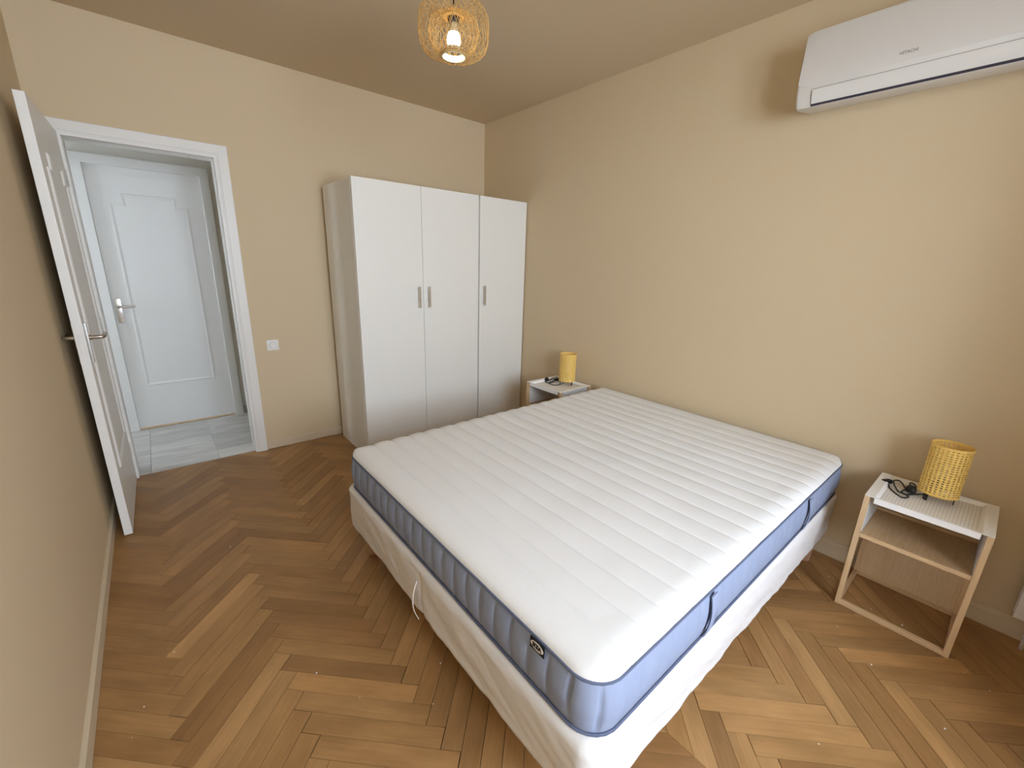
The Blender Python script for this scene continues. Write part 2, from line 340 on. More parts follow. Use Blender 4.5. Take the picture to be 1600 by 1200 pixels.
# french window behind the camera, with two glazed leaves
win = empty('window_1', ((WX0 + WX1) / 2, YN - 0.2, WZ0)); struct(win)
hw, hh = (WX1 - WX0) / 2, WZ1 - WZ0
bm = bmesh.new(); box(bm, (-hw, -.04, 0), (-hw + .05, .04, hh)); box(bm, (hw - .05, -.04, 0), (hw, .04, hh)); box(bm, (-hw, -.04, hh - .05), (hw, .04, hh)); box(bm, (-hw, -.04, 0), (hw, .04, .04))
obj('window_frame', bm, M['white_paint'], win)
for s in (-1, 1):
    a, b = (-hw + .05, -.002) if s < 0 else (.002, hw - .05)
    bm = bmesh.new(); box(bm, (a, -.025, .04), (a + .06, .025, hh - .05)); box(bm, (b - .06, -.025, .04), (b, .025, hh - .05)); box(bm, (a + .06, -.025, .04), (b - .06, .025, .13)); box(bm, (a + .06, -.025, hh - .11), (b - .06, .025, hh - .05))
    sash = obj('sash', bm, M['white_paint'], win)
    obj('pane', bbox((a + .06, -.003, .13), (b - .06, .003, hh - .11)), M['glass'], sash)
bm = bmesh.new(); box(bm, (-8, YN - 14, -3.6), (11, YN - 0.3, -3.5)); struct(obj('ground', bm, M['ground']))

# ---- skirting boards
bm = bmesh.new()
prism(bm, [(W - 0.014, 0.0), (W, 0.0), (W, 0.094), (W - 0.008, 0.094), (W - 0.008, 0.076), (W - 0.0105, 0.0735), (W - 0.014, 0.071)], 1, YN, 0)
struct(obj('baseboard_right', bm, M['skirting']))
bm = bmesh.new(); prism(bm, [(0, 0.002), (0.012, 0.002), (0.012, 0.066), (0.006, 0.074), (0, 0.074)], 1, YN, 0)
struct(obj('baseboard_left', bm, M['skirting']))
bm = bmesh.new()   # set slightly uneven along its foot, where the parquet leaves a dark gap
xs = [0.893 + (W - 0.893) * k / 40 for k in range(41)]
ring = []
for k, x in enumerate(xs):
    zb = 0.003 + 0.0025 * math.sin(k * 1.7) + random.uniform(0, 0.002)
    ring.append([bm.verts.new(p) for p in ((x, 0, zb), (x, -0.010, zb), (x, -0.010, 0.062), (x, -0.005, 0.07), (x, 0, 0.07))])
for A, B in zip(ring, ring[1:]):
    for i in range(5): bm.faces.new((A[i], A[(i + 1) % 5], B[(i + 1) % 5], B[i]))
bm.faces.new(ring[0]); bm.faces.new(ring[-1][::-1])
struct(obj('baseboard_back', bm, M['skirting']))

# ---- door opening: stepped casing, jamb lining
bm = bmesh.new()
def casing(bm, x0, x1, ztop, w, y0, sgn, prof):
    """prof: (distance from the opening, projection) points; three mitred legs round an opening"""
    for (d0, p0), (d1, p1) in zip(prof, prof[1:]):
        def pt(k, d, p):
            return {0: (x0 - d, y0 + sgn * p, 0), 1: (x0 - d, y0 + sgn * p, ztop + d), 2: (x1 + d, y0 + sgn * p, ztop + d), 3: (x1 + d, y0 + sgn * p, 0)}[k]
        for k in range(3):
            bm.faces.new([bm.verts.new(q) for q in (pt(k, d0, p0), pt(k + 1, d0, p0), pt(k + 1, d1, p1), pt(k, d1, p1))])
cp = [(-0.012, -0.02), (-0.012, 0.006), (0.002, 0.006), (0.002, 0.003), (0.005, 0.003), (0.005, 0.009), (0.009, 0.009), (0.009, 0.006), (0.013, 0.006), (0.013, 0.014), (0.064, 0.014), (0.068, 0.011), (0.068, 0.0)]
casing(bm, DX0, DX1, DZ, 0.068, 0, -1, cp); bmesh.ops.remove_doubles(bm, verts=bm.verts[:], dist=1e-5)
struct(obj('trim_1', bm, M['white_paint']))
bm = bmesh.new()
box(bm, (DX0 - 0.02, 0.001, 0), (DX0, 0.159, DZ + 0.02)); box(bm, (DX1, 0.001, 0), (DX1 + 0.02, 0.159, DZ + 0.02)); box(bm, (DX0, 0.001, DZ), (DX1, 0.159, DZ + 0.02))
box(bm, (DX0, 0.05, 0), (DX0 + 0.012, 0.159, DZ), 0.002, 1); box(bm, (DX1 - 0.012, 0.05, 0), (DX1, 0.159, DZ), 0.002, 1); box(bm, (DX0, 0.05, DZ - 0.012), (DX1, 0.159, DZ), 0.002, 1)
jamb = struct(obj('trim_2', bm, M['white_paint']))
obj('strike_plate', bbox((DX1 - 0.002, 0.012, 1.01), (DX1 + 0.002, 0.038, 1.17), 0.001, 1), M['nickel'], jamb)

# ---- the hall beyond
HX0, HX1, HY = -1.3, 2.2, 1.062
bm = bmesh.new(); box(bm, (HX0, 0.031, -0.12), (HX1, HY + 0.1, -0.008)); hallf = struct(obj('floor', bm, M['grout']))
def tile(x0, x1, y0, y1):
    bm = bmesh.new(); w, d = (x1 - x0) / 2 - 0.0008, (y1 - y0) / 2 - 0.0008; box(bm, (-w, -d, -0.008), (w, d, 0.0), 0.0007, 1)
    o = obj('marble_tile', bm, M['marble'], hallf, loc=((x0 + x1) / 2, (y0 + y1) / 2, 0))
    g = random.uniform(0.82, 1.08); o.color = (g, g, g * 1.01, 1)
ysq = [0.0312, 0.215, 0.615, 1.0615]; xsq = [-0.63, -0.228, 0.173, 0.575, 0.977, 1.38]
for i in range(5):
    for j in range(3): tile(xsq[i], xsq[i + 1], ysq[j], ysq[j + 1])
KX0, KX1, KZ = 0.107, 0.820, 2.118        # hall door opening
bm = bmesh.new()
box(bm, (HX0, HY, -0.008), (KX0 - 0.02, HY + 0.1, H)); box(bm, (KX1 + 0.02, HY, -0.008), (HX1, HY + 0.1, H)); box(bm, (KX0 - 0.02, HY, KZ + 0.02), (KX1 + 0.02, HY + 0.1, H))
struct(obj('wall_hall', bm, M['hall_wall']))
bm = bmesh.new(); box(bm, (HX1, 0.16, -0.12), (HX1 + 0.1, HY + 0.1, H)); struct(obj('wall_hall_right', bm, M['hall_wall']))
bm = bmesh.new(); box(bm, (HX0 - 0.1, 0.03, -0.12), (HX0, HY + 0.1, 0.9)); box(bm, (HX0 - 0.1, 0.03, 1.9), (HX0, HY + 0.1, H)); box(bm, (HX0 - 0.1, 0.03, 0.9), (HX0, 0.46, 1.9)); box(bm, (HX0 - 0.1, 0.78, 0.9), (HX0, HY + 0.1, 1.9))
struct(obj('wall_hall_left', bm, M['hall_wall']))
bm = bmesh.new(); box(bm, (HX0 - 0.1, 0.16, H), (HX1 + 0.1, HY + 0.1, H + 0.1)); struct(obj('ceiling', bm, M['hall_wall']))
bm = bmesh.new(); box(bm, (HX0, 0.161, -0.008), (-0.15, 0.17, H)); box(bm, (W - 0.8, 0.1601, 0), (W - 0.79, 0.17, H)); struct(obj('wall_hall_near', bm, M['hall_wall']))
portal('hall_portal', (HX0 - 0.05, 0.62, 1.4), 1.0, 0.32, (1, 0, 0))
bm = bmesh.new()
casing(bm, KX0, KX1, KZ, 0.07, HY, -1, [(-0.004, -0.03), (-0.004, 0.012), (0.0, 0.016), (0.06, 0.018), (0.068, 0.014), (0.068, 0)]); bmesh.ops.remove_doubles(bm, verts=bm.verts[:], dist=1e-5)
struct(obj('trim_3', bm, M['hall_door']))
for nm, (a, b) in (('baseboard_hall_left', (HX0, KX0 - 0.07)), ('baseboard_hall_right', (KX1 + 0.07, HX1))):
    struct(obj(nm, bbox((a, HY - 0.012, 0.0), (b, HY, 0.075), 0.002, 1), M['marble_skirt']))
struct(obj('trim_4', bbox((KX0, HY - 0.004, 0), (KX1, HY + 0.06, 0.008), 0.002, 1), M['oak_sill']))
# hall door
def notch(x0, x1, z0, zs, z1, nx): return [(x0, z0), (x1, z0), (x1, zs), (x1 - nx, zs), (x1 - nx, z1), (x0 + nx, z1), (x0 + nx, zs), (x0, zs)]
MP = [(0, 0), (0.004, 0.006), (0.012, 0.0095), (0.022, 0.0085), (0.030, 0.003), (0.031, 0)]
MPH = [(0, 0), (0.002, -0.002), (0.006, -0.0015), (0.010, 0.003), (0.018, 0.0035), (0.027, 0.0015), (0.031, 0)]
d2 = empty('door_2', (KX0, HY + 0.012, 0)); struct(d2); kw = KX1 - KX0
obj('door_slab', bbox((0.003, 0, 0.012), (kw - 0.003, 0.04, KZ - 0.002), 0.002, 1), M['hall_door'], d2)
bm = bmesh.new(); moulding(bm, notch(0.098, 0.608, 0.374, 1.862, 1.934, 0.078), MPH, lambda a, b, h: (a, -h, b)); obj('moulding', bm, M['hall_door'], d2)
hp = obj('handle_plate', bbox((0.016, -0.009, 0.93), (0.055, 0.0, 1.122), 0.003, 2), M['chrome'], d2, True, angle=40)
bm = bmesh.new(); tube(bm, [(0.034, -0.008, 1.062), (0.034, -0.045, 1.062)], 0.009, 12)
tube(bm, smooth_path([(0.030, -0.047, 1.062), (0.05, -0.052, 1.062), (0.09, -0.05, 1.063), (0.142, -0.046, 1.064)], 4), [0.0105] * 5 + [0.0085] * 4 + [0.007] * 3 + [0.005], 10)
obj('lever', bm, M['nickel'], hp, True, angle=50)

# ---- open bedroom door leaf, swung back against the left wall
LW = 0.777
d1 = empty('door_1', (0.097, -0.008, 0), math.atan2(-LW, -0.0095)); struct(d1)
obj('door_slab', bbox((0, -0.036, 0.008), (LW, 0, 2.112), 0.0025, 2), M['white_paint'], d1)
bm = bmesh.new(); moulding(bm, notch(0.112, 0.675, 0.36, 1.845, 1.915, 0.08), MP, lambda a, b, h: (a, h, b))
moulding(bm, notch(0.112, 0.675, 0.36, 1.845, 1.915, 0.08), MP, lambda a, b, h: (a, -0.036 - h, b)); obj('moulding', bm, M['white_paint'], d1)
px_ = 0.728
bm = bmesh.new(); box(bm, (px_ - 0.012, 0.0, 0.955), (px_ + 0.012, 0.010, 1.152), 0.004, 3); hp = obj('handle_plate', bm, M['satin'], d1, True, angle=40)
bm = bmesh.new(); box(bm, (px_ - 0.011, -0.043, 0.955), (px_ + 0.011, -0.036, 1.152), 0.003, 3); hp2 = obj('handle_plate', bm, M['nickel'], d1, True, angle=40)
for s, par, e in ((1, hp, 0.056), (-1, hp2, 0.034)):
    y0 = 0.006 if s > 0 else -0.042
    bm = bmesh.new(); tube(bm, smooth_path([(px_, y0, 1.081), (px_, y0 + s * e * .7, 1.081), (px_ - 0.004, y0 + s * e * .95, 1.081), (px_ - 0.018, y0 + s * e, 1.081), (px_ - 0.06, y0 + s * e, 1.083), (px_ - 0.11, y0 + s * e * .97, 1.084)], 4), [0.0095] * 9 + [0.0085] * 6 + [0.0078] * 6, 12)
    tube(bm, [(px_, y0, 1.081), (px_, y0 + s * 0.012, 1.081)], 0.012, 12); obj('lever', bm, M['nickel'], par, True, angle=50)
lk = obj('lock_plate', bbox((LW - 0.001, -0.026, 1.00), (LW + 0.0012, -0.010, 1.16), 0.0006, 1), M['white_paint'], d1)
obj('latch', bbox((LW, -0.024, 1.083), (LW + 0.007, -0.012, 1.107), 0.002, 2), M['white_paint'], lk)
bm = bmesh.new()
for z in (0.22, 1.05, 1.88): tube(bm, [(0.0, 0.008, z - .045), (0.0, 0.008, z + .045)], 0.007, 10)
obj('hinge', bm, M['white_paint'], d1, True, angle=50)

# ================================================================ herringbone parquet
PW, PL = 0.0661, 0.0661 * 7
S2 = math.sqrt(0.5)
def clip(poly, ax, lim, keep_less):
    out = []; n = len(poly)
    ins = lambda p: (p[ax] <= lim + 1e-9) if keep_less else (p[ax] >= lim - 1e-9)
    for i in range(n):
        p, q = poly[i], poly[(i + 1) % n]
        if ins(p): out.append(p)
        if ins(p) != ins(q):
            t = (lim - p[ax]) / (q[ax] - p[ax]); out.append(tuple(p[k] + t * (q[k] - p[k]) for k in (0, 1)))
    return out
def planks(rx, ry, x0, x1, y0, y1):
    """herringbone whose right plank tips sit at (rx, ry); cut to the rectangle"""
    ox, oy = rx - PW * 6 * S2, ry + PW * 8 * S2; res = []
    for j in range(-4, 5):
        for k in range(-75, 60):
            for kind in 'AB':
                if kind == 'A': u0_, u1_, v0_, v1_ = k + 14 * j, k + 14 * j + 7, k, k + 1
                else: u0_, u1_, v0_, v1_ = k + 14 * j + 7, k + 14 * j + 8, k - 6, k + 1
                g = 0.005; f = lambda u, v: (ox + PW * (u - v) * S2, oy - PW * (u + v) * S2)
                poly = [f(u0_ + g, v0_ + g), f(u0_ + g, v1_ - g), f(u1_ - g, v1_ - g), f(u1_ - g, v0_ + g)]
                c = f((u0_ + u1_) / 2, (v0_ + v1_) / 2)
                if not (x0 - .3 < c[0] < x1 + .3 and y0 - .3 < c[1] < y1 + .3): continue
                p = poly
                for ax, lim, less in ((0, x0, False), (0, x1, True), (1, y0, False), (1, y1, True)):
                    if len(p) >= 3: p = clip(p, ax, lim, less)
                if len(p) < 3: continue
                area = abs(sum(p[i][0] * p[(i + 1) % len(p)][1] - p[(i + 1) % len(p)][0] * p[i][1] for i in range(len(p)))) / 2
                if area < 2e-5: continue
                res.append((kind, c, p, area > PW * PL * 0.97, area))
    return res
XS = 1.46
allp = planks(0.847, -2.293, 0.0, XS, YN, 0.03) + planks(1.946, -3.356, XS + 0.0008, W, YN, 0.0)
def plank_geo(bm, poly, z=0.0):
    """low chamfered slab from a 2-D outline, uv = position along and across the grain"""
    a = sum(poly[i][0] * poly[(i + 1) % len(poly)][1] - poly[(i + 1) % len(poly)][0] * poly[i][1] for i in range(len(poly)))
    if a < 0: poly = poly[::-1]
    P = []
    for p in poly:
        if not P or (Vector(p) - Vector(P[-1])).length > 4e-4: P.append(p)
    if len(P) > 2 and (Vector(P[0]) - Vector(P[-1])).length < 4e-4: P.pop()
    if len(P) < 3: return
    top = inset([Vector(p) for p in P], 0.0004); n = len(P)
    lo = [bm.verts.new((p[0], p[1], -0.012)) for p in P]; mi = [bm.verts.new((p[0], p[1], z - 0.0012)) for p in P]; tp = [bm.verts.new((p.x, p.y, z)) for p in top]
    for A, B in ((lo, mi), (mi, tp)):
        for i in range(n): bm.faces.new((A[i], A[(i + 1) % n], B[(i + 1) % n], B[i]))
    bm.faces.new(tp)
def uvs(me):
    uv = me.uv_layers.new(name='UVMap')
    for l in me.loops: uv.data[l.index].uv = (me.vertices[l.vertex_index].co.x, me.vertices[l.vertex_index].co.y)
bm = bmesh.new(); g = PW * 0.005; plank_geo(bm, [(-PL / 2 + g, -PW / 2 + g), (PL / 2 - g, -PW / 2 + g), (PL / 2 - g, PW / 2 - g), (-PL / 2 + g, PW / 2 - g)])
full_me = bpy.data.meshes.new('plank'); bm.to_mesh(full_me); bm.free(); uvs(full_me); full_me.materials.append(M['plank'])
def hidden(p):
    x, y = p
    return (1.25 < x < 2.97 and -3.0 < y < -1.95) or (1.75 < x < W and -1.95 < y) or (x > 1.5 and y > -0.6)
cand, rest = [], []
for pl in allp:
    best = 0
    pts = [project((p[0], p[1], 0)) for p in pl[2]]
    vis = any(q and -20 < q[0] < 1620 and -20 < q[1] < 1220 for q in pts) and not all(hidden(p) for p in pl[2])
    if vis:
        q = [t for t in pts if t]
        a = abs(sum(q[i][0] * q[(i + 1) % len(q)][1] - q[(i + 1) % len(q)][0] * q[i][1] for i in range(len(q)))) / 2 if len(q) == len(pts) else 1e9
        cand.append((min(a, 1e7), pl))
    else: rest.append(pl)
cand.sort(key=lambda t: -t[0])
rest += [c[1] for c in cand[298:]]; cand = [c[1] for c in cand[:298]]
FT = 1.42
TONES = [(0.262, 0.145, 0.064), (0.245, 0.133, 0.058), (0.28, 0.157, 0.070), (0.235, 0.126, 0.054), (0.255, 0.139, 0.060), (0.30, 0.172, 0.079), (0.215, 0.113, 0.048), (0.27, 0.15, 0.066)]
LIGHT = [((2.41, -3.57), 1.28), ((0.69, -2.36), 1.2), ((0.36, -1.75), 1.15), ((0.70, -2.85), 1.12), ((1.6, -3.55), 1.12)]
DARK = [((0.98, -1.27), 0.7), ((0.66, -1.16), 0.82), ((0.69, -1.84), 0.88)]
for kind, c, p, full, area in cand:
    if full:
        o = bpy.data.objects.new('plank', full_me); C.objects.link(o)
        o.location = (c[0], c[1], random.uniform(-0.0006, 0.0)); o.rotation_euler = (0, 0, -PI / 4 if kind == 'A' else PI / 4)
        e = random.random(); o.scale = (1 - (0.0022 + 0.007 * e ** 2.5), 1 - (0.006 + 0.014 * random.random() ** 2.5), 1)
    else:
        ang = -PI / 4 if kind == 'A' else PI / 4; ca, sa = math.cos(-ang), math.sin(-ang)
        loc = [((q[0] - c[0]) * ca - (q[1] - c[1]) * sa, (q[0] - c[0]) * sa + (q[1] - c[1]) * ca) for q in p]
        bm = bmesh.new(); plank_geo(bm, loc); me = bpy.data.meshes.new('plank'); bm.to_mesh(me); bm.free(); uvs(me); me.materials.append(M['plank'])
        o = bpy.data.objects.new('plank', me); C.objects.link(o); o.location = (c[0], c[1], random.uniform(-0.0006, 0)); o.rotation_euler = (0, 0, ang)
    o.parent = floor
    f = random.gauss(1, 0.06)
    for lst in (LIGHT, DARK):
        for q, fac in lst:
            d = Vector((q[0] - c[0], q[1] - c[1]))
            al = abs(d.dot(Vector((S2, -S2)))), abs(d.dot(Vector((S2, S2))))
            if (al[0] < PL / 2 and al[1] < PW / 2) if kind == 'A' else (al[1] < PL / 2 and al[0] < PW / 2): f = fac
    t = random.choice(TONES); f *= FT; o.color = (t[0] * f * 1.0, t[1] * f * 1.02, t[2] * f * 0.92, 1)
bm = bmesh.new(); uvl = bm.loops.layers.uv.new('UVMap')
for kind, c, p, full, area in rest:
    n0 = len(bm.faces); plank_geo(bm, p, -0.0003); bm.faces.ensure_lookup_table()
    for f in bm.faces[n0:]:
        for l in f.loops:
            x, y = l.vert.co.x, l.vert.co.y; l[uvl].uv = ((x - y) * S2, (x + y) * S2) if kind == 'A' else ((x + y) * S2, (y - x) * S2)
o = obj('planks_hidden_and_far', bm, M['plank_rest'], floor); o['kind'] = 'stuff'; o.name = 'plank_remainder'

# ================================================================ wardrobes
def wardrobe(name, label, x0, x1, doors):
    """doors: list of (door x0, door x1, handle x)"""
    yb, yf, zt = -0.062, -0.6477, 2.0075
    r = empty(name, ((x0 + x1) / 2, (yb + yf) / 2, 0)); tag(r, label, 'wardrobe', 'white wardrobes along the door wall')
    ox, oy = -(x0 + x1) / 2, -(yb + yf) / 2
    def B(lo, hi, bev=0.001): return bbox((lo[0] + ox, lo[1] + oy, lo[2]), (hi[0] + ox, hi[1] + oy, hi[2]), bev, 1)
    fy = yf + 0.021
    for a, b in ((x0, x0 + 0.018), (x1 - 0.018, x1)): obj('side_panel', B((a, fy, 0.0), (b, yb, zt - 0.002)), M['wardrobe'], r)
    obj('top_panel', B((x0 + 0.018, fy, zt - 0.02), (x1 - 0.018, yb, zt - 0.002)), M['wardrobe'], r)
    obj('bottom_panel', B((x0 + 0.018, fy, 0.06), (x1 - 0.018, yb, 0.078)), M['wardrobe'], r)
    obj('plinth', B((x0 + 0.018, fy + 0.02, 0.0), (x1 - 0.018, fy + 0.035, 0.06)), M['wardrobe'], r)
    obj('back_panel', B((x0 + 0.018, yb - 0.006, 0.078), (x1 - 0.018, yb - 0.002, zt - 0.02)), M['wardrobe'], r)
    for a, b, hx in doors:
        d = obj('door', B((a, yf, 0.04), (b, yf + 0.018, zt), 0.0012), M['wardrobe'], r)
        bm = bmesh.new(); hx += ox; y = yf + oy
        for z in (1.166, 1.284): box(bm, (hx - 0.006, y - 0.028, z - 0.006), (hx + 0.006, y, z + 0.006), 0.002, 2)
        box(bm, (hx - 0.007, y - 0.034, 1.145), (hx + 0.007, y - 0.026, 1.305), 0.002, 2)
        obj('handle', bm, M['chrome'], d, True, angle=40)
    return r
wardrobe('wardrobe', 'wide white wardrobe with two doors whose handles meet in the middle', 1.4656, 2.4835, [(1.4668, 1.9680, 1.925), (1.9705, 2.4815, 2.008)])
wardrobe('wardrobe', 'narrow white single-door wardrobe in the corner by the far nightstand', 2.4875, 2.9965, [(2.4965, 2.9955, 2.534)])

# ================================================================ bed base and mattress
BX0, BX1, BY0, BY1 = 0.972, 2.978, -3.2295, -1.628
base = empty('bed_base', ((BX0 + BX1) / 2, (BY0 + BY1) / 2, 0)); tag(base, 'low box bed base in a loose white cloth cover under the mattress', 'bed base')
bcx, bcy = base.location.x, base.location.y
def rrect(a, b, r, n_corner, step):
    """points (x, y, nx, ny, s) round a rounded rectangle, counter-clockwise from the right side"""
    out = []; s = 0.0
    segs = [((a, -(b - r)), (a, b - r), (1, 0)), ((a - r, b), (-(a - r), b), (0, 1)), ((-a, b - r), (-a, -(b - r)), (-1, 0)), ((-(a - r), -b), (a - r, -b), (0, -1))]
    for i, (p, q, nrm) in enumerate(segs):
        L = math.hypot(q[0] - p[0], q[1] - p[1]); n = max(1, round(L / step))
        for k in range(n):
            t = k / n; out.append((p[0] + (q[0] - p[0]) * t, p[1] + (q[1] - p[1]) * t, nrm[0], nrm[1], s + L * t))
        s += L; th0 = math.atan2(nrm[1], nrm[0]); cxr = q[0] - nrm[0] * r; cyr = q[1] - nrm[1] * r
        for k in range(n_corner):
            th = th0 + (PI / 2) * k / n_corner; out.append((cxr + r * math.cos(th), cyr + r * math.sin(th), math.cos(th), math.sin(th), s + r * (PI / 2) * k / n_corner))
        s += r * PI / 2
    return out, s
from mathutils import noise as mnoise
BT = 0.397
def base_mesh():
    bm = bmesh.new(); a, b = (BX1 - BX0) / 2, (BY1 - BY0) / 2
    R, per = rrect(a, b, 0.05, 12, 0.009)
    rows = []
    for ri in range(31):
        row = []
        for (x, y, nx, ny, s) in R:
            wx, wy = x + bcx, y + bcy
            hem = 0.168 + 0.006 * mnoise.noise((s * 1.6, 3.1, 0)) + 0.002 * mnoise.noise((s * 9, 1.1, 0))
            if ri < 24:
                t = ri / 23; z = hem + (BT - 0.035 - hem) * t; off = -0.012 * (1 - t) ** 2 + 0.0
                # cloth creases, diagonal pulls, softer at the top edge
                w = 0.0055 * mnoise.noise((s * 7 + t * 2.0, t * 2.2 - s * 1.5, 0.3)) + 0.0026 * mnoise.noise((s * 20 + t * 7 + 2 * math.sin(s * 3), t * 3, 7.7)) * (1 - 0.4 * t) + 0.0012 * abs(mnoise.noise((s * 22 - t * 12, t * 5 + s * 4, 3.3)))
                w += 0.004 * math.exp(-((t - 0.05) / 0.10) ** 2)
                if nx < -0.9:      # zipped seam half way along the foot
                    w -= 0.006 * math.exp(-((wy + 2.405) / 0.010) ** 2)
                off += w
            else:
                t = (ri - 23) / 7; th = t * PI / 2; z = BT - 0.035 + 0.035 * math.sin(th); off = -0.035 * (1 - math.cos(th)) + 0.0022 * mnoise.noise((s * 8, t * 2, 4.4)) * (1 - t)
            row.append(bm.verts.new((x + nx * off, y + ny * off, z)))
        rows.append(row)
    n = len(R)
    for A, B in zip(rows, rows[1:]):
        for k in range(n): bm.faces.new((A[k], A[(k + 1) % n], B[(k + 1) % n], B[k]))
    bm.faces.new(rows[-1]); bm.faces.new(rows[0][::-1])
    return bm
obj('cover', base_mesh(), M['cover'], base, True)
bm = bmesh.new()   # loose ribbon end hanging out of the zipped seam
rp = smooth_path([(0.966, -2.392, 0.325), (0.957, -2.386, 0.29), (0.950, -2.384, 0.24), (0.952, -2.388, 0.195), (0.962, -2.404, 0.160)], 5)
prev = None
for q in rp:
    w = 0.0055; ring = [bm.verts.new((q.x - bcx, q.y - bcy - w, q.z)), bm.verts.new((q.x - bcx, q.y - bcy + w, q.z)), bm.verts.new((q.x - bcx + 0.002, q.y - bcy + w, q.z)), bm.verts.new((q.x - bcx + 0.002, q.y - bcy - w, q.z))]
    if prev:
        for k in range(4): bm.faces.new((prev[k], prev[(k + 1) % 4], ring[(k + 1) % 4], ring[k]))
    prev = ring
obj('ribbon', bm, M['ribbon'], base, True)
for lx, ly in ((1.06, -1.72), (1.06, -3.14), (2.86, -1.69), (2.86, -3.17)):
    bm = bmesh.new(); lathe(bm, [(0.024, 0), (0.026, 0.004), (0.031, 0.19)], 14, (lx - bcx, ly - bcy, 0)); obj('leg', bm, M['leg_wood'], base, True, angle=40)

MX0, MX1, MY0, MY1, MZB, MZT = 0.9902, 2.972, -3.2188, -1.6408, 0.397, 0.5628
mtr = empty('mattress', ((MX0 + MX1) / 2, (MY0 + MY1) / 2, MZB)); tag(mtr, 'thick double mattress with ribbed white top and grey blue sides', 'mattress')
mcx, mcy = mtr.location.x, mtr.location.y
ma, mb, mr = (MX1 - MX0) / 2, (MY1 - MY0) / 2, 0.085
mh = MZT - MZB
MR, mper = rrect(ma, mb, mr, 24, 0.0058)
nseg = round(mper / 0.0735); pitch_ = mper / nseg
def border():
    bm = bmesh.new(); rows = []; NR = 14
    for ri in range(NR + 1):
        t = ri / NR; z = 0.004 + (mh - 0.008) * t; row = []
        belly = 0.010 * math.sin(PI * t) ** 0.8
        for (x, y, nx, ny, s) in MR:
            f = (s + 0.02) / pitch_; ph = f - math.floor(f)
            wob = 0.04 * math.sin(t * 5 + math.floor(f) * 2.3)
            d = min(abs(ph - wob), abs(1 - ph + wob), abs(ph - wob - 1)) * pitch_
            amp = 0.6 if ny < -0.9 else 1.0
            groove = -0.0075 * amp * math.exp(-(d / 0.0032) ** 2) + 0.0038 * amp * (1 - math.exp(-(d / 0.016) ** 2))
            w = 0.0014 * mnoise.noise((s * 6, t * 3, 1.5)) + 0.0007 * mnoise.noise((s * 22, t * 4, 5.5))
            o_ = belly + (groove + w) * (math.sin(PI * min(1, max(0, t))) ** 0.35)
            row.append(bm.verts.new((x + nx * (o_ - 0.004), y + ny * (o_ - 0.004), z)))
        rows.append(row)
    n = len(MR)
    for A, B in zip(rows, rows[1:]):
        for k in range(n): bm.faces.new((A[k], A[(k + 1) % n], B[(k + 1) % n], B[k]))
    return bm
obj('side_border', border(), M['border'], mtr, True)
for z, rad in ((mh, 0.0040), (0.0048, 0.0042)):
    bm = bmesh.new()
    tube(bm, [(x + nx * 0.001 , y + ny * 0.001, z + 0.0016 * mnoise.noise((s * 5, z * 10, 0))) for (x, y, nx, ny, s) in MR[::4]], rad, 8, closed=True)
    obj('piping', bm, M['piping'], mtr, True)
SEAMS = [1.112]
while SEAMS[-1] + 0.0965 < MX1 - 0.06: SEAMS.append(SEAMS[-1] + 0.0965)
SEAMS = [s - mcx for s in SEAMS]; EDGES = [-ma] + SEAMS + [ma]
def top_panel():
    bm = bmesh.new(); ux = []
    for a, b in zip(EDGES, EDGES[1:]):
        n = 16
        for k in range(n):
            f = k / n; f = 0.5 - 0.5 * math.cos(PI * f) if 0 < f < 1 else f
            ux.append(a + (b - a) * (0.35 * k / n + 0.65 * f))
    ux.append(ma)
    vy = [-mb + 2 * mb * (0.5 - 0.5 * math.cos(PI * k / 90)) * 0.35 + 2 * mb * 0.65 * k / 90 for k in range(91)]
    fall = 0.07
    def P(x, y):
        # distance to the rim, and the square corner pulled in to a round one
        p, q = max(0, (abs(x) - (ma - mr)) / mr), max(0, (abs(y) - (mb - mr)) / mr)
        ex, ey = (ma - abs(x)), (mb - abs(y)); e = min(ex, ey)
        X, Y = x, y
        if p > 0 and q > 0:
            X = math.copysign(ma - mr + mr * p * math.sqrt(1 - q * q / 2), x); Y = math.copysign(mb - mr + mr * q * math.sqrt(1 - p * p / 2), y)
            e = mr * (1 - max(p, q))
        t = min(1, e / fall); crown = 0.030 * math.sqrt(1 - (1 - t) ** 2)
        # channel quilting
        i = 0
        while i < len(EDGES) - 2 and x > EDGES[i + 1]: i += 1
        L, Rr = EDGES[i], EDGES[i + 1]; sft = min(max((x - L) / (Rr - L), 0), 1)
        first, last = i == 0, i == len(EDGES) - 2
        if first: puff = math.sin(PI * (0.5 + sft / 2)) ** 0.45 if sft < 1 else 0
        elif last: puff = math.sin(PI * (sft / 2)) ** 0.45 if sft > 0 else 0
        else: puff = max(0, math.sin(PI * sft)) ** 0.45
        edge_keep = 0.72 + 0.28 * math.exp(-(mb - y) / 0.35) if y > -mb else 0.5
        far = math.exp(-(y + mb) / 0.5)      # ribs lie flatter towards the window side
        amp = 0.0165 * (edge_keep) * (1 - 0.45 * far) * min(1, 0.25 + e / 0.02)
        z = crown + amp * (puff - 1) * (0.9 + 0.1 * mnoise.noise((x * 3, y * 3, 0)))
        z += 0.0025 * mnoise.noise((x * 4.5, y * 4.5, 2.2)) * t + 0.0012 * mnoise.noise((x * 14 + y * 2, y * 22, 9.2)) * t
        return (X, Y, mh + 0.003 + max(z, -0.004))
    grid = [[bm.verts.new(P(x, y)) for y in vy] for x in ux]
    for i in range(len(ux) - 1):
        for j in range(len(vy) - 1): bm.faces.new((grid[i][j], grid[i + 1][j], grid[i + 1][j + 1], grid[i][j + 1]))
    return bm
obj('quilted_top', top_panel(), M['knit'], mtr, True)
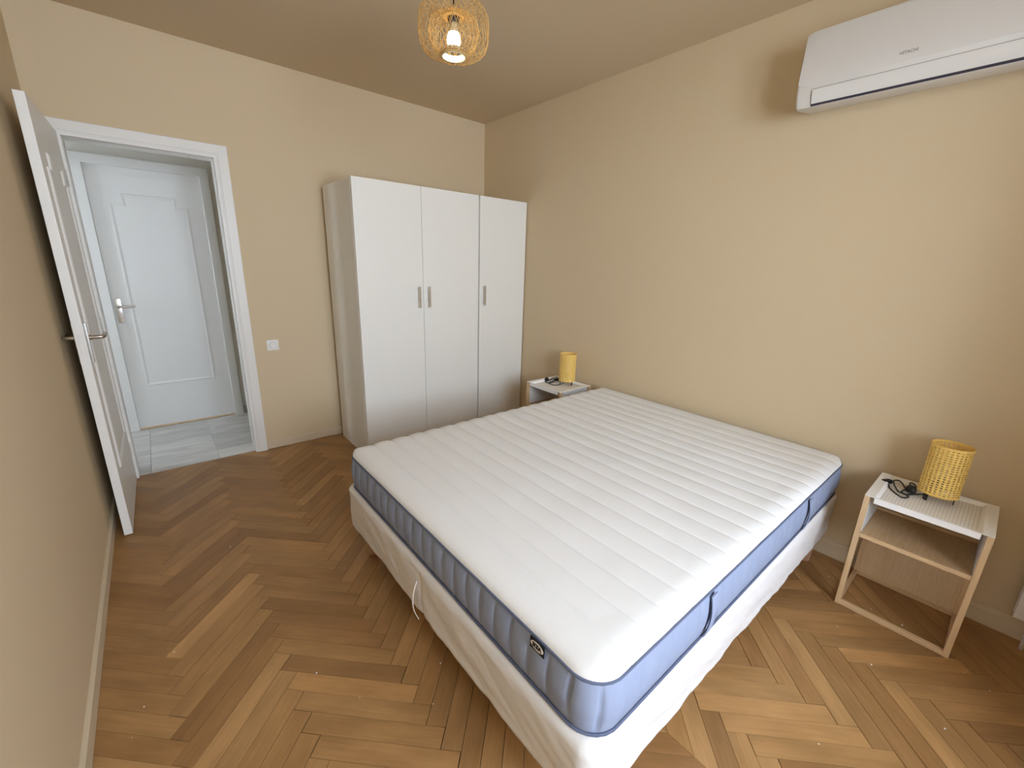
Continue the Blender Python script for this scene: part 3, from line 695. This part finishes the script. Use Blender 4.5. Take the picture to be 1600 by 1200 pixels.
# bottom cloth and two strap handles on the window side
obj('underside', bbox((-ma + mr, -mb + mr, 0.001), (ma - mr, mb - mr, 0.006)), M['border'], mtr)
for hx in (1.517, 2.405):
    bm = bmesh.new(); prev = None; x = hx - mcx
    for k in range(15):
        t = k / 14; z = 0.012 + (mh - 0.024) * t; y = -mb - 0.0085 - 0.009 * math.sin(PI * t) ** 0.7; lean = 0.012 * (t - 0.5)
        ring = [bm.verts.new((x + dx + lean, y + dy, z)) for dx, dy in ((-0.017, -0.0015), (0.017, -0.0015), (0.017, 0.0015), (-0.017, 0.0015))]
        if prev:
            for q in range(4): bm.faces.new((prev[q], prev[(q + 1) % 4], ring[(q + 1) % 4], ring[q]))
        prev = ring
    hd = obj('strap_handle', bm, M['border'], mtr, True, angle=40)
    bm = bmesh.new()
    for dx, r in ((-0.0175, 0.0016), (0.0172, 0.0009)):
        tube(bm, [(x + dx + 0.012 * (k / 10 - 0.5), -mb - 0.0095 - 0.009 * math.sin(PI * k / 10) ** 0.7, 0.03 + (mh - 0.06) * k / 10) for k in range(11)], r, 5)
    obj('stitching', bm, M['stitch'], hd, True)
# woven tag under the piping at the foot
ty, tz = -3.030 - mcy, 0.5535 - MZB; tx = -ma - 0.0125
tg = obj('brand_tag', bbox((tx, ty - 0.0265, tz - 0.019), (tx + 0.0018, ty + 0.0265, tz + 0.016), 0.0006, 1), M['tag_black'], mtr)
bm = bmesh.new(); lathe(bm, [(1, 0), (1, 0.0005)], 32)
bmesh.ops.transform(bm, matrix=Matrix.Translation((tx - 0.0004, ty, tz - 0.0015)) @ Matrix(((0, 0, 1, 0), (-0.0235, 0, 0, 0), (0, 0.0125, 0, 0), (0, 0, 0, 1))), verts=bm.verts[:])
ov = obj('oval_print', bm, M['tag_white'], tg)
txt = text_mesh('lettering', 'IKEA', 0.0185, M['tag_black'], tg, Matrix.Translation((tx - 0.0010, ty, tz - 0.0015)) @ Matrix(((0, 0, -1, 0), (-1, 0, 0, 0), (0, 1, 0, 0), (0, 0, 0, 1))), 0.0002, sx=0.82, bold=0.0009)

# ================================================================ nightstands
def nightstand(x, y, label):
    r = empty('nightstand', (x, y, 0)); tag(r, label, 'nightstand', 'oak and white metal nightstands beside the bed')
    D, Wd, h, p = 0.346, 0.3845, 0.5678, 0.022
    # local: +x = towards the wall, -y = along the width
    for px in (0, D - p):
        for py in (0, -Wd + 0.019):
            obj('post', bbox((px, py - 0.019, 0.0), (px + p, py, h - 0.004), 0.0012, 1), M['oak_z'], r)
    for px in (0, D - p): obj('rail', bbox((px + 0.001, -Wd + 0.019, 0.001), (px + p - 0.001, -0.019, 0.022), 0.0012, 1), M['oak_y'], r)
    for py in (-0.018, -Wd + 0.001): obj('side_rail', bbox((p, py, 0.001), (D - p, py + 0.017, 0.022), 0.0012, 1), M['oak_x'], r)
    # punched white sheet-metal sides folded over the top of the frame
    for side, (y0, y1) in enumerate(((-0.034, 0.0), (-Wd, -Wd + 0.034))):
        bm = bmesh.new()
        yo = -0.0205 if side == 0 else -Wd + 0.0185
        box(bm, (p, yo, 0.372), (D - p, yo + 0.002, h - 0.003), 0.0005, 1, 1)
        box(bm, (-0.001, y0, h - 0.003), (D + 0.001, y1, h), 0.001, 1, 0)
        obj('metal_side', bm, [M['metal_white'], M['perf_side']], r)
    # tray top with raised lips
    t0, t1 = -Wd + 0.034, -0.034; bm = bmesh.new()
    box(bm, (0.012, t0, h - 0.0175), (D - 0.012, t1, h - 0.0155), 0, 1, 0)
    tray = obj('tray', bm, M['perf_tray'], r)
    bm = bmesh.new()
    box(bm, (0.0, t0, h - 0.028), (0.003, t1, h - 0.001), 0.001, 1); box(bm, (0.0, t0, h - 0.003), (0.011, t1, h - 0.001), 0.0008, 1)
    prism(bm, [(0.010, h - 0.002), (0.0115, h - 0.0018), (0.022, h - 0.0155), (0.0205, h - 0.0165)], 1, t0, t1)
    prism(bm, [(D - 0.010, h - 0.002), (D - 0.0115, h - 0.0018), (D - 0.022, h - 0.0155), (D - 0.0205, h - 0.0165)], 1, t0, t1)
    box(bm, (D - 0.011, t0, h - 0.003), (D, t1, h - 0.001), 0.0008, 1); box(bm, (D - 0.003, t0, h - 0.028), (D, t1, h - 0.001), 0.001, 1)
    for yy, s in ((t0, 1), (t1, -1)): prism(bm, [(yy, h - 0.001), (yy + s * 0.0015, h - 0.001), (yy + s * 0.011, h - 0.0155), (yy + s * 0.0095, h - 0.0165)], 0, 0.012, D - 0.012)
    obj('tray_lip', bm, M['metal_white'], r)
    obj('shelf', bbox((p * 0.3, -Wd + 0.021, 0.366), (D - 0.004, -0.021, 0.384), 0.001, 1), M['veneer'], r)
    obj('shelf_edge', bbox((0.001, -Wd + 0.0195, 0.3655), (0.0072, -0.0195, 0.3845), 0.001, 1), M['oak_y'], r)
    obj('back_panel', bbox((D - 0.014, -Wd + 0.019, 0.022), (D - 0.008, -0.019, 0.366)), M['veneer_z'], r)
    obj('upper_rail', bbox((D - p, -Wd + 0.019, 0.384), (D - 0.004, -0.019, 0.398), 0.001, 1), M['oak_y'], r)
    return r
def shade_mesh(rad, z0, z1, rows, cols):
    """thin bamboo sheet with staggered oval holes"""
    bm = bmesh.new(); cw, chh = 2 * PI / cols, (z1 - z0 - 0.016) / rows
    for j in range(rows):
        for i in range(cols):
            c_t = i * cw; c_z = z0 + 0.008 + (j + 0.5) * chh
            ring_o = [(-.5, -.5), (0, -.5), (.5, -.5), (.5, 0), (.5, .5), (0, .5), (-.5, .5), (-.5, 0)]
            ring_i = [(0.27 * math.cos(a), 0.24 * math.sin(a)) for a in [PI * 1.25 + k * PI / 4 for k in range(8)]]
            mk = lambda a, b: bm.verts.new((rad * math.cos(c_t + a * cw), rad * math.sin(c_t + a * cw), c_z + b * chh))
            O = [mk(*q) for q in ring_o]; I = [mk(*q) for q in ring_i]
            for k in range(8): bm.faces.new((O[k], O[(k + 1) % 8], I[(k + 1) % 8], I[k]))
    n = cols * 2
    for a, b in ((z0, z0 + 0.008), (z1 - 0.008, z1)):
        A = [bm.verts.new((rad * math.cos(k * cw / 2), rad * math.sin(k * cw / 2), a)) for k in range(n)]; B = [bm.verts.new((rad * math.cos(k * cw / 2), rad * math.sin(k * cw / 2), b)) for k in range(n)]
        for k in range(n): bm.faces.new((A[k], A[(k + 1) % n], B[(k + 1) % n], B[k]))
    bmesh.ops.remove_doubles(bm, verts=bm.verts[:], dist=1e-4)
    return bm
def table_lamp(x, y, z, label):
    r = empty('table_lamp', (x, y, z)); tag(r, label, 'table lamp', 'bamboo table lamps on the nightstands')
    rad = 0.0655
    sh = obj('lamp_shade', shade_mesh(rad, 0.034, 0.256, 20, 27), M['rattan'], r, True)
    so = sh.modifiers.new('thickness', 'SOLIDIFY'); so.thickness = 0.0016; so.offset = -1
    for zz, rr_ in ((0.2545, 0.0026), (0.036, 0.0022)):
        bm = bmesh.new(); tube(bm, [(rad * math.cos(2 * PI * k / 48), rad * math.sin(2 * PI * k / 48), zz) for k in range(48)], rr_, 6, closed=True); obj('rim', bm, M['rattan'], sh, True)
    for a in (2.55, 4.75, 0.55):
        bm = bmesh.new(); cxx, cyy = 0.054 * math.cos(a), 0.054 * math.sin(a)
        box(bm, (-0.0015, -0.0085, 0.0), (0.0015, 0.0085, 0.062), 0.0006, 1)
        bmesh.ops.transform(bm, matrix=Matrix.Translation((cxx, cyy, 0)) @ Matrix.Rotation(a, 4, 'Z'), verts=bm.verts[:]); obj('leg', bm, M['black_metal'], r)
    bm = bmesh.new()
    for a in (2.55, 4.75, 0.55): tube(bm, [(0, 0, 0.06), (0.054 * math.cos(a), 0.054 * math.sin(a), 0.06)], 0.0022, 6)
    lathe(bm, [(0.018, 0.05), (0.02, 0.055), (0.02, 0.095), (0.016, 0.10)], 16); obj('socket', bm, M['black'], r, True, angle=40)
    bm = bmesh.new(); lathe(bm, [(0.010, 0.10), (0.012, 0.11), (0.022, 0.135), (0.0225, 0.15), (0.017, 0.166), (0.006, 0.172)], 18); obj('bulb', bm, M['lamp_ring'], r, True)
    return r
def cord(r, pts_coil, sw, plug, psub):
    """black flex lying in a tied coil, with an inline switch and a plug"""
    bm = bmesh.new(); tube(bm, smooth_path(pts_coil, 6), 0.0031, 7); cd_ = obj('cord', bm, M['black'], r, True)
    bm = bmesh.new(); (sx, sy), sa = sw
    box(bm, (-0.023, -0.010, 0.0), (0.023, 0.010, 0.018), 0.0045, 3); bmesh.ops.transform(bm, matrix=Matrix.Translation((sx, sy, 0.0005)) @ Matrix.Rotation(sa, 4, 'Z'), verts=bm.verts[:])
    obj('cord_switch', bm, M['black'], cd_, True, angle=50)
    bm = bmesh.new(); (sx, sy), sa = plug
    lathe(bm, [(0.006, -0.022), (0.012, -0.016), (0.0165, -0.004), (0.0175, 0.006), (0.0175, 0.009)], 16)
    bmesh.ops.transform(bm, matrix=Matrix.Translation((sx, sy, 0.0185)) @ Matrix.Rotation(sa, 4, 'Z') @ Matrix.Rotation(PI / 2, 4, 'Y'), verts=bm.verts[:]); pg = obj('plug', bm, M['black'], cd_, True, angle=50)
    return cd_
NS = nightstand(2.6144, -3.3670, 'oak nightstand with white tray top nearest the window, open frame in full view')
NF = nightstand(2.6144, -1.1570, 'oak nightstand half hidden behind the mattress, next to the narrow wardrobe')
TZ = 0.5523
def lamp_set(lx, ly, ox, oy, coil_pts, sw, plug, label):
    L = table_lamp(lx, ly, TZ, label)
    cord(L, [(a - lx, b - ly, c) for a, b, c in coil_pts], ((sw[0] - lx, sw[1] - ly), sw[2]), ((plug[0] - lx, plug[1] - ly), plug[2]), None); return L
c0 = 0.0027
coilA = [(2.885, -3.392, .008), (2.852, -3.409, .004), (2.812, -3.422, c0), (2.775, -3.446, c0), (2.752, -3.468, c0), (2.748, -3.482, .006), (2.766, -3.490, .009), (2.787, -3.474, .007), (2.79, -3.452, .010), (2.815, -3.44, .012), (2.868, -3.425, .010), (2.905, -3.421, .012), (2.915, -3.436, .014), (2.890, -3.452, .013), (2.842, -3.47, .011), (2.815, -3.482, .012), (2.835, -3.492, .016), (2.885, -3.478, .018), (2.925, -3.474, .016), (2.930, -3.488, .012), (2.895, -3.497, .010), (2.845, -3.482, .015), (2.80, -3.462, .010), (2.785, -3.480, .008), (2.815, -3.497, .006), (2.84, -3.515, .006), (2.85, -3.545, .02), (2.855, -3.566, .05)]
lamp_set(2.857, -3.568, 0, 0, coilA, (2.868, -3.400, 2.65), (2.838, -3.488, 0.5), 'yellow woven bamboo table lamp on the nightstand nearest the window')
dx, dy = 2.868 - 2.857, -1.364 + 3.568
coilB = [(2.78, -1.205, .01), (2.76, -1.23, c0), (2.765, -1.262, c0), (2.80, -1.27, .006), (2.85, -1.245, .01), (2.90, -1.225, .012), (2.925, -1.205, .012), (2.915, -1.19, .014), (2.87, -1.195, .012), (2.81, -1.215, .01), (2.775, -1.22, .013), (2.79, -1.235, .016), (2.84, -1.235, .018), (2.895, -1.25, .014), (2.93, -1.262, .012), (2.89, -1.275, .01), (2.82, -1.262, .012), (2.765, -1.268, .006), (2.75, -1.30, c0), (2.758, -1.335, c0), (2.80, -1.352, .006), (2.845, -1.36, .02), (2.862, -1.364, .05)]
lamp_set(2.868, -1.364, 0, 0, coilB, (2.885, -1.235, -0.45), (2.79, -1.212, 0.9), 'yellow woven bamboo table lamp on the half-hidden nightstand by the wardrobe')

# ================================================================ pendant lamp
LX, LY, LZ = 1.5, -1.837, 2.430
pd = empty('pendant_lamp', (LX, LY, LZ)); tag(pd, 'lit woven bamboo cage pendant hanging from the beige ceiling', 'pendant lamp')
def strands(bm, prof, n, twist, rad, seg=4):
    """thin sticks that run over a profile of revolution while turning"""
    for s in (1, -1):
        for k in range(n):
            a0 = 2 * PI * (k + (0.25 if s < 0 else 0) + random.uniform(-.12, .12)) / n; tw = twist * random.uniform(0.92, 1.08); m = len(prof) - 1
            tube(bm, [((r + s * 0.0012) * math.cos(a0 + s * tw * i / m), (r + s * 0.0012) * math.sin(a0 + s * tw * i / m), z) for i, (r, z) in enumerate(prof)], rad, seg, cap=False)
def pf(pts, sub): return [(p.x, p.y) for p in [Vector((q.x, q.y)) for q in smooth_path([(a, b, 0) for a, b in pts], sub)]]
bm = bmesh.new(); strands(bm, pf([(0.050, 0.042), (0.078, 0.056), (0.112, 0.062), (0.136, 0.049), (0.1445, 0.016), (0.1445, -0.025), (0.1405, -0.062), (0.122, -0.089), (0.088, -0.101), (0.051, -0.101)], 2), 32, 1.2, 0.00125)
o = obj('outer_cage', bm, M['bamboo'], pd, True); o['kind'] = 'stuff'
bm = bmesh.new(); strands(bm, pf([(0.043, 0.036), (0.070, 0.034), (0.094, 0.018), (0.1035, -0.012), (0.098, -0.050), (0.078, -0.082), (0.051, -0.100)], 2), 24, 1.0, 0.00125)
o = obj('inner_cage', bm, M['bamboo'], pd, True); o['kind'] = 'stuff'
bm = bmesh.new(); lathe(bm, [(0.0500, -0.108), (0.0500, -0.083), (0.0475, -0.083), (0.0475, -0.108), (0.0500, -0.108)], 40, cap=False); obj('lower_ring', bm, M['lamp_ring'], pd, True, angle=40)
bm = bmesh.new(); tube(bm, [(0.054 * math.cos(2 * PI * k / 40), 0.054 * math.sin(2 * PI * k / 40), -0.102) for k in range(40)], 0.0045, 6, closed=True); obj('rim', bm, M['bamboo'], pd, True)
bm = bmesh.new(); lathe(bm, [(0.051, 0.038), (0.051, 0.047), (0.045, 0.047), (0.045, 0.038), (0.051, 0.038)], 40, cap=False)
lathe(bm, [(0.044, 0.032), (0.044, 0.038), (0.024, 0.038), (0.024, 0.032), (0.044, 0.032)], 40, cap=False)
for a in (0, PI / 3, 2 * PI / 3): tube(bm, [(0.046 * math.cos(a), 0.046 * math.sin(a), 0.0425), (-0.046 * math.cos(a), -0.046 * math.sin(a), 0.0425)], 0.002, 6)
obj('upper_ring', bm, M['bamboo'], pd, True, angle=40)
bm = bmesh.new(); lathe(bm, [(0.007, 0.066), (0.012, 0.062), (0.020, 0.052), (0.0245, 0.044), (0.0245, 0.022), (0.021, 0.014)], 20); obj('socket', bm, M['black'], pd, True, angle=40)
bm = bmesh.new(); lathe(bm, [(0.022, -0.022), (0.0262, -0.032), (0.0285, -0.046), (0.0275, -0.058), (0.022, -0.070), (0.012, -0.077), (0.003, -0.079)], 24); bl = obj('bulb', bm, M['bulb'], pd, True)
bm = bmesh.new(); lathe(bm, [(0.0135, 0.018), (0.0145, 0.004), (0.0175, -0.010), (0.022, -0.0215)], 24); obj('bulb_neck', bm, M['lamp_ring'], bl, True)
bm = bmesh.new(); tube(bm, [(0, 0, 0.064), (0, 0, H - LZ - 0.02)], 0.003, 8); obj('cord', bm, M['black'], pd, True)
bm = bmesh.new(); lathe(bm, [(0.046, H - LZ - 0.0005), (0.046, H - LZ - 0.022), (0.04, H - LZ - 0.028), (0.005, H - LZ - 0.03)], 28); obj('ceiling_rose', bm, M['black'], pd, True, angle=40)

# ================================================================ air conditioner
AY0, AY1 = -2.722, -3.565
ac = empty('air_conditioner', (W, (AY0 + AY1) / 2, 2.25)); tag(ac, 'white wall air conditioner hung high on the beige wall above the bed', 'air conditioner')
al = (AY0 - AY1) / 2
PB = [(0.0, 0.280), (0.168, 0.280), (0.180, 0.274), (0.186, 0.263), (0.198, 0.10), (0.200, 0.055), (0.196, 0.020), (0.187, -0.008), (0.174, -0.025), (0.150, -0.029), (0.0, -0.004)]
bm = bmesh.new(); rows = []
ysn = [(al, 0.010), (al - 0.002, 0.005), (al - 0.006, 0.0018), (al - 0.012, 0.0)]
stations = ysn + [(-y, s) for y, s in reversed(ysn)]
for y, s in stations:
    poly = inset([Vector((-d, z)) for d, z in PB], s) if s else [Vector((-d, z)) for d, z in PB]
    if s:   # keep the back flat on the wall
        poly = [Vector((min(0.0, p.x), p.y)) for p in poly]; poly[0].x = 0; poly[-1].x = 0
    rows.append([bm.verts.new((p.x - 0.0005, y, p.y)) for p in poly])
n = len(PB)
for A, B in zip(rows, rows[1:]):
    for k in range(n): bm.faces.new((A[k], A[(k + 1) % n], B[(k + 1) % n], B[k]))
bm.faces.new(rows[0]); bm.faces.new(rows[-1][::-1])
obj('casing', bm, M['ac'], ac, True, angle=28)
# front cover, its lower edge bowed downwards to the middle
bm = bmesh.new(); NY = 40; top, botl = [], []
rows = []
for k in range(NY + 1):
    t = k / NY; y = al - 0.004 - (2 * al - 0.008) * t; bow = 0.008 + 0.0 * t
    low = 0.056 + 0.006 * math.sin(PI * t) ** 0.6
    e = min(1, min(t, 1 - t) * 2 * al / 0.012); rr2 = 0.010 * (1 - math.sqrt(max(0, 1 - (1 - e) ** 2)))
    P_ = [(0.1845, 0.2765 - rr2), (0.1895, 0.267 - rr2), (0.2005, 0.115), (0.2040, low + 0.004 + rr2), (0.2020, low + rr2), (0.195, low + rr2 + 0.002)]
    rows.append([bm.verts.new((-d - 0.001, y, z)) for d, z in P_])
for A, B in zip(rows, rows[1:]):
    for q in range(5): bm.faces.new((A[q], A[q + 1], B[q + 1], B[q]))
pan = obj('front_cover', bm, M['ac_panel'], ac, True, angle=35)
# air flap; dark strips paint the shade in its slot, seam and end gaps
bm = bmesh.new(); y0, y1 = al - 0.066, -al + 0.066
prism(bm, [(-0.2015, 0.038), (-0.2025, 0.033), (-0.1985, 0.010), (-0.1905, -0.008), (-0.1835, -0.0175), (-0.1800, -0.014), (-0.1880, -0.004), (-0.1945, 0.036)], 1, y0, y1)
obj('air_flap', bm, M['ac'], ac, True, angle=40)
bm = bmesh.new(); prism(bm, [(-0.1850, -0.0165), (-0.1790, -0.0245), (-0.170, -0.018), (-0.176, -0.010)], 1, y0 + 0.002, y1 - 0.002)
prism(bm, [(-0.2008, 0.0395), (-0.2006, 0.0375), (-0.194, 0.0375), (-0.194, 0.0395)], 1, y0, y1)
for ye in (y0, y1):
    s_ = 1 if ye > 0 else -1
    prism(bm, [(-0.2015, 0.034), (-0.2012, 0.030), (-0.1975, 0.008), (-0.1900, -0.009), (-0.1850, -0.0165), (-0.180, -0.010), (-0.19, 0.034)], 1, ye + s_ * 0.0002, ye + s_ * 0.0022)
obj('slot_shade', bm, M['gap_shade'], ac)
upv = Vector((0.012, 0, 0.157)).normalized(); rtv = Vector((0, -1, 0))
nn = rtv.cross(upv)
q = Vector((-0.2032, -3.106 - (AY0 + AY1) / 2, 0.090))
mt = Matrix(((rtv.x, upv.x, nn.x, q.x), (rtv.y, upv.y, nn.y, q.y), (rtv.z, upv.z, nn.z, q.z), (0, 0, 0, 1)))
text_mesh('lettering', 'HITACHI', 0.0150, M['logo_grey'], pan, mt, 0.0003, sx=0.95, bold=0.0004)

# ================================================================ small things
sw = empty('dimmer_switch', (1.018, -0.0002, 0.836)); tag(sw, 'square white rotary dimmer on the beige wall beside the doorway', 'light switch')
bm = bmesh.new(); box(bm, (-0.040, -0.009, -0.040), (0.040, 0, 0.040), 0.003, 2); obj('plate', bm, M['plastic'], sw, True, angle=40)
bm = bmesh.new(); lathe(bm, [(0.026, 0), (0.026, 0.009), (0.0235, 0.012), (0.006, 0.0125)], 32)
bmesh.ops.transform(bm, matrix=Matrix.Translation((0, -0.0085, 0)) @ Matrix.Rotation(PI / 2, 4, 'X'), verts=bm.verts[:]); obj('dial', bm, M['plastic'], sw, True, angle=40)

rd = empty('radiator', (W - 0.06, -4.10, 0.0)); tag(rd, 'white panel radiator low on the right wall at the picture edge', 'radiator')
bm = bmesh.new(); box(bm, (-0.045, -0.20, 0.142), (-0.035, 0.214, 0.80), 0.004, 2); box(bm, (-0.001, -0.20, 0.142), (0.009, 0.214, 0.80), 0.004, 2); obj('panel', bm, M['radiator'], rd)
bm = bmesh.new()
for k in range(14): box(bm, (-0.036, -0.19 + k * 0.0295, 0.16), (0.0, -0.188 + k * 0.0295, 0.78))
obj('fin', bm, M['radiator'], rd)['kind'] = 'stuff'
bm = bmesh.new(); box(bm, (-0.045, -0.20, 0.795), (0.009, 0.214, 0.806), 0.003, 1); obj('top_grille', bm, M['radiator'], rd)
for yy in (-0.15, 0.16):
    obj('bracket', bbox((0.008, yy - 0.012, 0.3), (0.0595, yy + 0.012, 0.7), 0.001, 1), M['radiator'], rd)
    bm = bmesh.new(); tube(bm, [(-0.018, yy, 0.145), (-0.018, yy, 0.0005)], 0.007, 10); obj('pipe', bm, M['radiator'], rd, True)

bm = bmesh.new()   # crumbs of plaster swept nowhere in particular
spots = [(2.72, -3.44), (2.70, -3.49), (2.69, -3.60), (2.63, -3.62), (2.76, -3.40), (2.45, -3.42), (2.80, -3.30), (2.33, -3.56), (2.86, -3.27), (2.55, -3.87), (2.22, -3.78), (2.58, -3.80), (0.13, -2.02), (0.10, -2.12), (0.22, -1.82), (0.48, -1.22), (0.62, -2.25), (1.0, -2.5), (0.9, -2.62), (1.82, -3.52), (0.06, -2.75), (0.71, -2.44)]
for x, y in spots:
    s = random.uniform(0.0016, 0.0034); r = bmesh.ops.create_icosphere(bm, subdivisions=1, radius=s)
    for v in r['verts']: v.co = Vector((v.co.x * random.uniform(.7, 1.3) + x, v.co.y * random.uniform(.7, 1.3) + y, max(0.0, v.co.z * 0.8 + s * 0.5)))
o = obj('plaster_crumbs', bm, M['crumb']); o['kind'] = 'stuff'; tag(o, 'tiny white plaster crumbs scattered over the parquet', 'crumbs')
